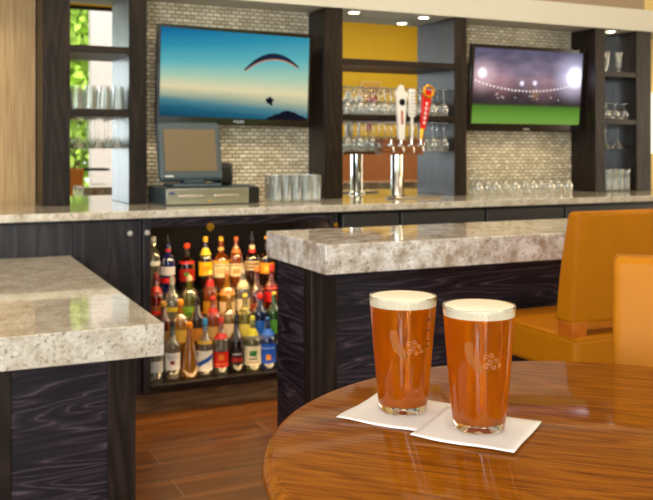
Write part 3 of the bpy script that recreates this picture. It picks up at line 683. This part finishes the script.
cream = (232, 214, 170); wht = (236, 232, 226); blk_ = (18, 16, 16); red_ = (200, 24, 20); yel = (240, 180, 20); blu = (30, 90, 190)
# back tier
bottle(153.5, 2, 'tall', CL, .12, (170, 175, 180), (.16, .185, (200, 205, 210)), (.27, .305), label='tall clear bottle with silver shield label, left end of the back row')
bottle(168, 2, 'std', BL, .55, blk_, (.10, .15, (190, 190, 200)), captype='pourer', necks=((.235, .25, red_), (.055, .085, red_)), label='cobalt blue bottle with a red neck ring in the back row')
bottle(187, 2, 'wide', DA, .6, (235, 70, 20), (.06, .13, (150, 24, 16)), (.235, .28), captype='ball', scale=.95, necks=((.16, .175, red_),), emblem=[(.09, .11, .35, (60, 130, 40), 0)], label='dark bottle with an orange-red stopper and red label in the back row')
bottle(205.5, 2, 'std', DA, .5, yel, (.085, .165, yel), (.262, .295), necks=((.205, .245, (236, 208, 60)),), emblem=[(.11, .14, .5, (214, 140, 10), 0)], label='dark bottle with a big yellow label and yellow cap in the back row')
bottle(221, 2, 'wide', AM, .5, (214, 176, 30), (.07, .15, cream), (.245, .29), necks=((.225, .245, (230, 180, 90)), (.155, .165, yel)), emblem=[(.09, .125, .6, (206, 176, 120), 0), (.135, .142, 1.0, (150, 100, 40), 0)], label='amber bottle with a gold cap and square cream label in the back row')
bottle(236, 2, 'std', AM, .6, (200, 96, 30), (.07, .145, cream), (.24, .285), necks=((.21, .24, (205, 130, 70)),), emblem=[(.085, .115, .5, (190, 150, 90), 0), (.13, .137, 1.0, (150, 90, 40), 0)], label='amber bottle with a copper cap and cream label in the back row')
bottle(252, 2, 'wide', DA, .6, (44, 44, 66), (.10, .155, (206, 176, 130)), captype='pourer', necks=((.205, .225, red_), (.225, .25, cream)), emblem=[(.115, .122, .9, (60, 30, 20), 0), (.134, .142, .9, (60, 30, 20), 0)], label='dark bottle with a cream and red neck and pourer in the back row')
bottle(266.5, 2, 'wide', DA, .6, (230, 160, 30), (.075, .14, (226, 150, 30)), (.235, .285), emblem=[(.09, .12, .4, (240, 190, 60), 0)], label='dark bottle with an orange-gold label, right end of the back row')
# middle tier
bottle(156, 1, 'std', RD, .6, (120, 18, 14), (.06, .13, (120, 70, 30)), (.25, .29), necks=((.19, .235, (170, 30, 24)),), emblem=[(.08, .10, .6, red_, 0)], label='deep red bottle at the left end of the third row')
bottle(172, 1, 'round', CL, .22, (210, 205, 200), (.09, .115, (196, 170, 40)), (.225, .262), label='round clear bottle with a pale cap and yellow print of the third row')
bottle(189.5, 1, 'wide', (150, 150, 50), .45, (226, 200, 150), (.05, .11, (118, 158, 40)), (.225, .27), captype='ball', emblem=[(.06, .08, .4, (60, 120, 30), 0)], label='olive bottle with a cream stopper and green label of the third row')
bottle(210, 1, 'std', AM, .55, (240, 210, 90), (.06, .13, (196, 130, 30)), (.25, .285), necks=((.215, .25, red_),), label='amber bottle with a pale yellow cap and red neck of the third row')
bottle(227, 1, 'wide', GO, .5, (205, 140, 110), (.05, .12, (226, 196, 150)), (.235, .28), necks=((.16, .19, yel),), label='golden bottle with a pinkish cap of the third row')
bottle(243, 1, 'std', CL, .3, (196, 180, 160), (.06, .13, cream), captype='pourer', necks=((.19, .235, cream),), label='pale bottle with a cream neck label and pourer of the third row')
bottle(257, 1, 'round', (130, 30, 10), .6, (190, 110, 50), (.06, .10, (150, 60, 20)), (.235, .29), label='round red-brown bottle with a copper neck of the third row')
bottle(271.5, 1, 'std', RD, .6, red_, (.10, .16, red_), (.23, .30), necks=((.175, .20, (230, 80, 50)),), label='red bottle with a red cap at the right end of the third row')
# second tier from the front
bottle(163.5, 3, 'std', (140, 60, 20), .5, (200, 150, 60), (.06, .13, (120, 90, 50)), (.235, .275), captype='ball', label='brown bottle with a gold stopper behind the clear white-labelled bottle')
bottle(180.5, 3, 'wide', GO, .5, (236, 150, 40), (.06, .13, (214, 170, 60)), (.235, .28), captype='ball', label='golden bottle with an orange stopper behind the cone-shaped liqueur bottle')
bottle(197, 3, 'std', (90, 50, 16), .5, (40, 30, 28), (.06, .13, (190, 120, 30)), (.235, .28), label='brown bottle with a black cap behind the blue-capped bottle')
bottle(213, 3, 'std', AM, .55, (196, 40, 30), (.06, .13, (200, 160, 90)), (.235, .28), necks=((.19, .235, (180, 30, 24)),), label='amber bottle with a red neck behind the red-labelled front bottle')
bottle(229, 3, 'wide', (200, 170, 90), .4, (214, 180, 140), (.06, .14, (226, 204, 160)), (.235, .28), captype='pourer', label='pale gold bottle with a cream label and pourer, second row from the front')
bottle(245, 3, 'std', (170, 160, 50), .5, (226, 200, 60), (.06, .13, (220, 200, 90)), (.235, .28), necks=((.19, .22, (206, 190, 70)),), label='yellow-green bottle with a yellow cap, second row from the front')
bottle(260, 3, 'std', (40, 60, 120), .5, (214, 30, 24), (.06, .14, (30, 90, 180)), (.235, .285), captype='ball', label='dark blue bottle with a round red stopper, second row from the front')
bottle(274, 3, 'std', GN, .5, (190, 180, 60), (.06, .14, (70, 130, 40)), (.235, .28), label='green bottle at the right end, second row from the front')
# front tier
bottle(155.5, 0, 'std', CL, .2, (190, 190, 190), (.05, .11, (190, 190, 188)), (.25, .29), label='clear bottle half hidden by the corner of the low granite counter')
bottle(172.5, 0, 'std', CL, .15, blk_, (.055, .145, wht), (.22, .295), emblem=[(.085, .105, .28, (130, 20, 40), 0), (.115, .118, .7, (90, 90, 96), 0), (.128, .131, .7, (90, 90, 96), 0)], necks=((.01, .03, (70, 62, 56)),), label='clear bottle with a white label and small dark red square in the front row')
bottle(189.5, 0, 'cone', (214, 150, 50), .5, (236, 140, 30), None, (.24, .285), captype='ball', label='cone-shaped golden liqueur bottle with an orange stopper in the front row')
bottle(205, 0, 'std', CL, .15, (40, 130, 190), (.03, .14, wht), (.235, .295), emblem=[(.072, .098, 1.1, (20, 80, 170), .05)], necks=((.175, .195, (210, 170, 70)),), label='clear bottle with a blue cap and a white label crossed by a blue band')
bottle(221, 0, 'std', CL, .2, (180, 30, 24), (.04, .125, (214, 34, 20)), (.225, .29), emblem=[(.055, .062, .9, (235, 120, 60), 0), (.08, .11, .35, (236, 130, 40), 0)], necks=((.195, .225, (190, 30, 26)),), label='clear bottle with a bright red label and red cap in the front row')
bottle(236.5, 0, 'std', DA, .45, blk_, (.045, .14, (28, 20, 20)), (.225, .30), emblem=[(.06, .085, .8, (150, 24, 20), 0), (.10, .108, .6, (190, 180, 170), 0)], necks=((.175, .195, (70, 60, 60)),), label='dark bottle with a black and red label and black neck in the front row')
bottle(252.5, 0, 'wide', (206, 206, 150), .22, (190, 190, 60), (.035, .14, (238, 226, 186)), (.24, .285), emblem=[(.085, .115, .42, (50, 120, 50), 0), (.066, .073, .5, (40, 70, 40), 0), (.048, .053, .7, (180, 90, 60), 0)], necks=((.195, .235, (200, 190, 50)),), label='pale bottle with a cream label bearing a green oval in the front row')
bottle(267.5, 0, 'wide', (60, 90, 160), .45, (40, 100, 180), (.035, .145, (24, 84, 190)), (.225, .27), emblem=[(.055, .085, .28, (240, 150, 40), 0), (.118, .124, .8, (150, 190, 230), 0)], necks=((.18, .225, (30, 100, 200)),), label='blue labelled bottle with an orange disc, right end of the front row')

# ------------------------------------------------------------------ bar chairs
def bar_chair(label, loc, rz):
    """origin on the floor under the seat centre; chair faces +Y"""
    t = thing('bar_chair', label, 'chair', loc, rz)
    Wd, Dp = .495, .50; sz = .79
    bm = bmesh.new(); box(bm, -Wd/2, -Dp/2-.02, sz-.13, Wd/2, Dp/2, sz)
    s = obj('seat', bm, M['leather'], t, bevel=.02, bseg=4)
    bm = bmesh.new()
    e = .006; a, b, c, d = -Wd/2-.002+e, Wd/2+.002-e, -Dp/2-.022+e, Dp/2+.002-e; z = sz-.008
    tube(bm, [(a, c, z), (a, d, z), (b, d, z), (b, c, z), (a, c, z)], .0045, 8); obj('piping', bm, M['leather'], s, smooth=True)
    # backrest: leaning, thicker at the foot
    bm = bmesh.new(); zb, zt = sz+.04, 1.199; yb0, yb1 = -Dp/2-.005, -Dp/2+.085; yt0, yt1 = -Dp/2-.035, -Dp/2+.02
    n_ = 8
    prev = None
    for k in range(n_+1):
        f = k/n_; z = zb+(zt-zb)*f; y0 = yb0+(yt0-yb0)*f; y1 = yb1+(yt1-yb1)*f+.008*math.sin(PI*f)
        ring = [bm.verts.new((x, y, z)) for x, y in ((-Wd/2, y0), (0, y0-.006), (Wd/2, y0), (Wd/2, y1), (0, y1-.004), (-Wd/2, y1))]
        if prev:
            for i in range(6): bm.faces.new((prev[i], prev[(i+1) % 6], ring[(i+1) % 6], ring[i]))
        else: bm.faces.new(ring[::-1])
        prev = ring
    bm.faces.new(prev)
    bk = obj('backrest', bm, M['leather'], t, bevel=.014, bseg=4)
    bm = bmesh.new()
    for sgn in (-1, 1):
        X = sgn*(Wd/2-.004)
        tube(bm, [(X, yb0+.002, zb+.008), (X, (yb0+yt0)/2+.002, (zb+zt)/2), (X, yt0+.003, zt-.006)], .0035, 8)
    tube(bm, [(-Wd/2+.004, yt0+.003, zt-.005), (Wd/2-.004, yt0+.003, zt-.005)], .0035, 8)
    tube(bm, [(-Wd/2+.004, yb0+.002, zb+.006), (Wd/2-.004, yb0+.002, zb+.006)], .0035, 8)
    obj('piping', bm, M['leather'], bk, smooth=True)
    for sgn in (-1, 1):
        x0 = sgn*(Wd/2-.03)
        bx('back_post', (x0-.028, yb0-.002, sz-.005, x0+.028, yb0+.075, sz+.045), M['legwood'], t, bevel=.003)
    for sx in (-1, 1):
        for sy in (-1, 1):
            bm = bmesh.new(); x = sx*(Wd/2-.035); y = sy*(Dp/2-.04)
            tube(bm, [(x*1.08, y*1.10, 0), (x, y, sz-.12)], [.016, .024], 4); obj('leg', bm, M['legwood'], t)
    bm = bmesh.new(); X = Wd/2-.03; Y = Dp/2-.03
    for a, b in (((-X, Y, .30), (X, Y, .30)), ((-X, -Y, .42), (X, -Y, .42)), ((-X, -Y, .36), (-X, Y, .36)), ((X, -Y, .36), (X, Y, .36))): tube(bm, [a, b], .011, 8)
    obj('stretcher', bm, M['legwood'], t)
    return t
bar_chair('orange leather bar chair drawn up to the granite bar, back towards the viewer', (2.155, 2.46, 0), 0)
cB = camxy(0, 0)
fdir = Vector((-.70, -.714)); along = Vector((.714, -.70))
left = Vector((1.186, 1.258)); mid = left+along*.2475
ctr = mid + fdir*.235
bar_chair('orange leather bar chair facing the round table at the right edge', (ctr.x, ctr.y, 0), math.atan2(fdir.y, fdir.x)-PI/2)
bar_chair('orange leather bar chair further right along the granite bar', (2.80, 2.46, 0), 0)

# ------------------------------------------------------------------ round table
TT = 1.06; TC = camxy(.339, .992); TR = .412
t = thing('round_table', 'round varnished oak bar table in the foreground carrying the beers', 'table', (TC[0], TC[1], 0))
bm = bmesh.new(); lathe(bm, [(0, TT), (TR-.012, TT), (TR-.014, TT-.002), (0, TT-.002)], 128); 
bm.free(); bm = bmesh.new(); lathe(bm, [(0, TT-.034), (TR-.016, TT-.034), (TR-.004, TT-.028), (TR, TT-.018), (TR-.001, TT-.010), (TR-.006, TT-.003), (TR-.013, TT), (0, TT)], 128); obj('tabletop', bm, M['table'], t, smooth=True)
bm = bmesh.new(); lathe(bm, [(TR-.060, TT-.034), (TR-.006, TT-.034), (TR-.010, TT-.085), (TR-.060, TT-.085)], 128, close=True); obj('apron', bm, M['tableedge'], t, smooth=True)
bm = bmesh.new(); lathe(bm, [(0, 0), (.20, 0), (.20, .012), (.185, .02), (.05, .045), (.04, .06), (.04, TT-.04), (.12, TT-.034), (0, TT-.034)], 48); obj('pedestal', bm, M['blackp'], t, smooth=True)

# ------------------------------------------------------------------ napkins
def napkin(corner, d1, side, z, label, seed):
    t = bmesh.new(); rnd = random.Random(seed); N = 14
    e1 = Vector(d1).normalized(); e2 = Vector((-e1.y, e1.x))
    g = []
    for j in range(N+1):
        g.append([])
        for i in range(N+1):
            a, b = i/N, j/N
            q = Vector(corner)+e1*side*a+e2*side*b
            X, Y = camxy(q.x, q.y)
            edge = min(a, b, 1-a, 1-b)
            zz = z+.0006*math.sin(9*a+seed)*math.sin(7*b+seed)+(.0018*max(0, .12-edge)/.12)*(.5+.5*math.sin(6*a+5*b+seed))
            g[-1].append(t.verts.new((X, Y, max(z, zz))))
    for j in range(N):
        for i in range(N): t.faces.new((g[j][i], g[j][i+1], g[j+1][i+1], g[j+1][i]))
    o = obj('paper_napkin', t, M['napkin'], smooth=True, solid=.0012)
    return tag(o, label, 'napkin')
napkin((.0125, 1.0895), (.884, -.467), .125, TT+.0004, 'white square paper napkin under the left beer glass', 1)
napkin((.0985, 1.0155), (.884, -.467), .124, TT+.0026, 'white square paper napkin under the right beer glass', 2)

# ------------------------------------------------------------------ pints of beer
def pint_glass_mat():
    m, nt, n, l, p = newmat('pint_glass')
    p.inputs['Transmission Weight'].default_value = 1; p.inputs['Roughness'].default_value = 0; p.inputs['IOR'].default_value = 1.46
    tc = n.new('ShaderNodeTexCoord'); nz = n.new('ShaderNodeTexNoise'); nz.inputs['Scale'].default_value = 30
    l.new(tc.outputs['Object'], nz.inputs[0]); r = ramp(n, [(.0, (.97, .985, .97, 1)), (1., (1, 1, 1, 1))]); l.new(nz.outputs['Fac'], r.inputs[0]); l.new(r.outputs[0], p.inputs['Base Color'])
    return m
def beer_mat():
    m, nt, n, l, p = newmat('amber_beer'); out = n['Material Output']
    tc = n.new('ShaderNodeTexCoord'); sp = n.new('ShaderNodeSeparateXYZ'); l.new(tc.outputs['Object'], sp.inputs[0])
    rf = n.new('ShaderNodeBsdfRefraction'); rf.inputs['IOR'].default_value = 1.33; rf.inputs[0].default_value = (1, .52, .06, 1)
    tl = n.new('ShaderNodeBsdfTranslucent'); tl.inputs[0].default_value = (1, .36, .006, 1)
    df = n.new('ShaderNodeBsdfDiffuse'); df.inputs[0].default_value = (1, .28, .003, 1)
    m1 = n.new('ShaderNodeMixShader'); m1.inputs[0].default_value = .5; l.new(tl.outputs[0], m1.inputs[1]); l.new(df.outputs[0], m1.inputs[2])
    m2 = n.new('ShaderNodeMixShader'); m2.inputs[0].default_value = .50; l.new(rf.outputs[0], m2.inputs[1]); l.new(m1.outputs[0], m2.inputs[2])
    l.new(m2.outputs[0], out.inputs[0])
    return m
M['pint'] = pint_glass_mat(); M['beer'] = beer_mat()
M['foam'] = pmat('beer_foam', srgb(250, 240, 210), .7, noise=.06, nscale=90, bump=.4)
M['etch'] = thinglass('etched_print', (.93, .80, .62, 1), .45, srgb(214, 150, 84), .2)
GH = .148
def rout(z):
    f = z/GH; return .0310+(.0440-.0310)*(f**.9)
def wrap(bm, pts2, a_c, zc, s, off=.0006):
    """flat outline in (x,z) metres wrapped round the glass at angle a_c"""
    vs = []
    for x, z in pts2:
        zz = zc+z*s; r = rout(zz)+off; a = a_c+(x*s)/r; vs.append(bm.verts.new((r*math.cos(a), r*math.sin(a), zz)))
    return vs
def pint(label, rD, z, faceang, marks):
    X, Y = camxy(*rD)
    t = thing('pint_glass', label, 'beer glass', (X, Y, z))
    outer = [(0, 0), (.0285, 0), (.0305, .002), (.0312, .008)]+[(rout(GH*k/12), GH*k/12) for k in range(1, 13)]
    inner = [(rout(GH)-.0006, GH+.0008), (rout(GH)-.0018, GH+.0006)]+[(rout(GH*k/12)-.0024, GH*k/12) for k in range(11, 1, -1)]+[(.0275, .0125), (.024, .0095), (0, .0085)]
    bm = bmesh.new(); lathe(bm, outer+inner, 64); obj('glass', bm, M['pint'], t, smooth=True)
    top = .1365
    bp = [(0, .0083), (.0245, .0093), (.0280, .0125)]+[(rout(GH*k/12)-.0020, GH*k/12) for k in range(2, 11)]+[(rout(top)-.0020, top), (0, top)]
    bm = bmesh.new(); lathe(bm, bp, 64); obj('beer', bm, M['beer'], t, smooth=True)
    fp = [(0, top-.001), (rout(top)-.0021, top-.001), (rout(.1478)-.0021, .1474), (rout(.1478)-.004, .1484), (.032, .1498), (.014, .1510), (0, .1505)]
    bm = bmesh.new(); lathe(bm, fp, 64)
    obj('foam', bm, M['foam'], t, smooth=True)
    # etched print: a long bent state outline and a swash of ornament beside it
    ca = [(-.006, .020), (.004, .020), (.004, .008), (.016, -.010), (.015, -.018), (.009, -.019), (.004, -.012), (-.003, -.006), (-.005, .004), (-.008, .010)]
    bm = bmesh.new(); bm.faces.new(wrap(bm, ca, faceang-.26, .092, .95)); bmesh.ops.triangulate(bm, faces=bm.faces[:]); obj('etched_map', bm, M['etch'], t)
    bm = bmesh.new()
    for k, (cx, cz, r) in enumerate([(.004, .006, .0035), (.011, .008, .003), (.008, .001, .0038), (.015, .002, .003), (.005, -.005, .0035), (.013, -.006, .0032), (.019, -.004, .0024)]):
        pts = []
        for i in range(15):
            a = i/14*2.2*PI+k*1.7; rr = r*(1-.75*i/14); zz = .088+(cz+rr*math.sin(a))*1.0; R = rout(zz)+.0006; th = faceang+.08+((cx+rr*math.cos(a))*1.15)/R
            pts.append((R*math.cos(th), R*math.sin(th), zz))
        tube(bm, pts, .00022, 5)
    obj('etched_script', bm, pmat('etched_white', srgb(230, 170, 110), .6), t)
    if marks:
        bm = bmesh.new()
        for zz in (.1215, .108, .0945, .088):
            patch(bm, rout(zz)+.0004, rout(zz+.0012)+.0004, zz, zz+.0016, faceang+.82, faceang+.96, 4)
        obj('measure_marks', bm, M['black'], t)
    return t
fa = lambda rD: math.atan2(-camxy(*rD)[1], -camxy(*rD)[0])
g1 = (.0995, 1.124); g2 = (.1845, 1.044)
pint('full pint of amber beer with foam, the left and rear of the two', g1, TT+.0022, fa(g1), True)
pint('full pint of amber beer with foam, the right and nearer of the two', g2, TT+.0046, fa(g2), False)

# ------------------------------------------------------------------ what the mirrors show behind the viewer
def booth(x, label):
    t = thing('booth_seat', label, 'booth', (x, -2.92, 0))
    bx('base', (0, .0, 0, 1.45, .62, .42), M['espresso_x'], t)
    bm = bmesh.new(); box(bm, 0.01, .14, .42, 1.44, .64, .52); obj('seat', bm, M['bleather'], t, bevel=.03)
    bm = bmesh.new(); box(bm, 0.01, .0, .52, 1.44, .15, 1.36); obj('backrest', bm, M['bleather'], t, bevel=.03)
M['bleather'] = pmat('brown_orange_booth', srgb(150, 84, 14), .5, nscale=8)
booth(5.3, 'tall orange booth seat nearest the patio doors, seen in the mirror')
booth(6.8, 'tall orange booth seat in the middle of the yellow wall, seen in the mirror')
t = thing('wall_plaque', 'small pale framed picture on the yellow rear wall, seen in the mirror', 'picture', (6.95, -2.95, 2.28))
bx('frame', (0, 0, 0, .42, .03, .34), pmat('tan_frame', srgb(200, 170, 90), .5), t, bevel=.004); bx('print', (.03, .03, .03, .39, .032, .31), pmat('picture_print', srgb(190, 150, 60), .6, noise=.3, nscale=14), t)
# patio table and trees
t = thing('patio_table', 'dark high patio table outside, seen in the left mirror', 'table', (2.25, -5.4, 0))
bx('top', (-.55, -.35, 1.03, .75, .35, 1.07), M['black'], t); bm = bmesh.new(); lathe(bm, [(0, 0), (.3, 0), (.3, .02), (.045, .04), (.045, 1.03), (0, 1.03)], 20); obj('pedestal', bm, M['black'], t, smooth=True)
leafm = pmat('sunlit_leaves', srgb(176, 206, 84), .5, noise=.5, nscale=1.2)
bark = pmat('bark', srgb(110, 90, 70), .9)
def tree(x, y, h, r, label, seed):
    rn = random.Random(seed)
    t = thing('tree', label, 'tree', (x, y, 0))
    bm = bmesh.new(); tube(bm, [(0, 0, -.03), (.05, 0, h*.3), (0, .05, h*.6)], [.14, .1, .06], 8); obj('trunk', bm, bark, t, smooth=True)
    bm = bmesh.new()
    for _ in range(5200):
        d = Vector((rn.gauss(0, 1), rn.gauss(0, 1), rn.gauss(0, 1))).normalized()*(rn.random()**.4)
        c = Vector((d.x*r, d.y*r, h*.52+d.z*h*.48)); s = .08+.11*rn.random()
        a = Vector((rn.gauss(0, 1), rn.gauss(0, 1), rn.gauss(0, 1))).normalized(); b = a.orthogonal().normalized()
        bm.faces.new([bm.verts.new(c+a*s), bm.verts.new(c+b*s*.5), bm.verts.new(c-a*s), bm.verts.new(c-b*s*.5)])
    obj('foliage', bm, leafm, t)
for i, (x, y, h, r) in enumerate([(2.9, -8.6, 6.6, 1.5), (-0.6, -8.9, 5.6, 1.5), (6.6, -9.0, 5.4, 1.5), (3.1, -13.4, 7.4, 1.7)]):
    tree(x, y, h, r, ['bright green tree outside reflected in the left niche mirror', 'bright green tree outside to the left of the reflected one', 'bright green tree outside beyond the stone column', 'tall green tree outside standing behind the reflected one'][i], i+3)
# wall lamp at the right edge
t = thing('wall_sconce', 'white glowing wall lamp at the right edge beyond the shelves', 'lamp', (5.52, 5.36, 1.62))
bx('back_plate', (-.08, -.02, -.12, .08, 0, .12), M['steel'], t, bevel=.004)
bm = bmesh.new(); box(bm, -.12, -.14, -.25, .12, -.02, .25); obj('shade', bm, pmat('lamp_shade', (1, .95, .82, 1), .6, emit=1.0), t, bevel=.01)
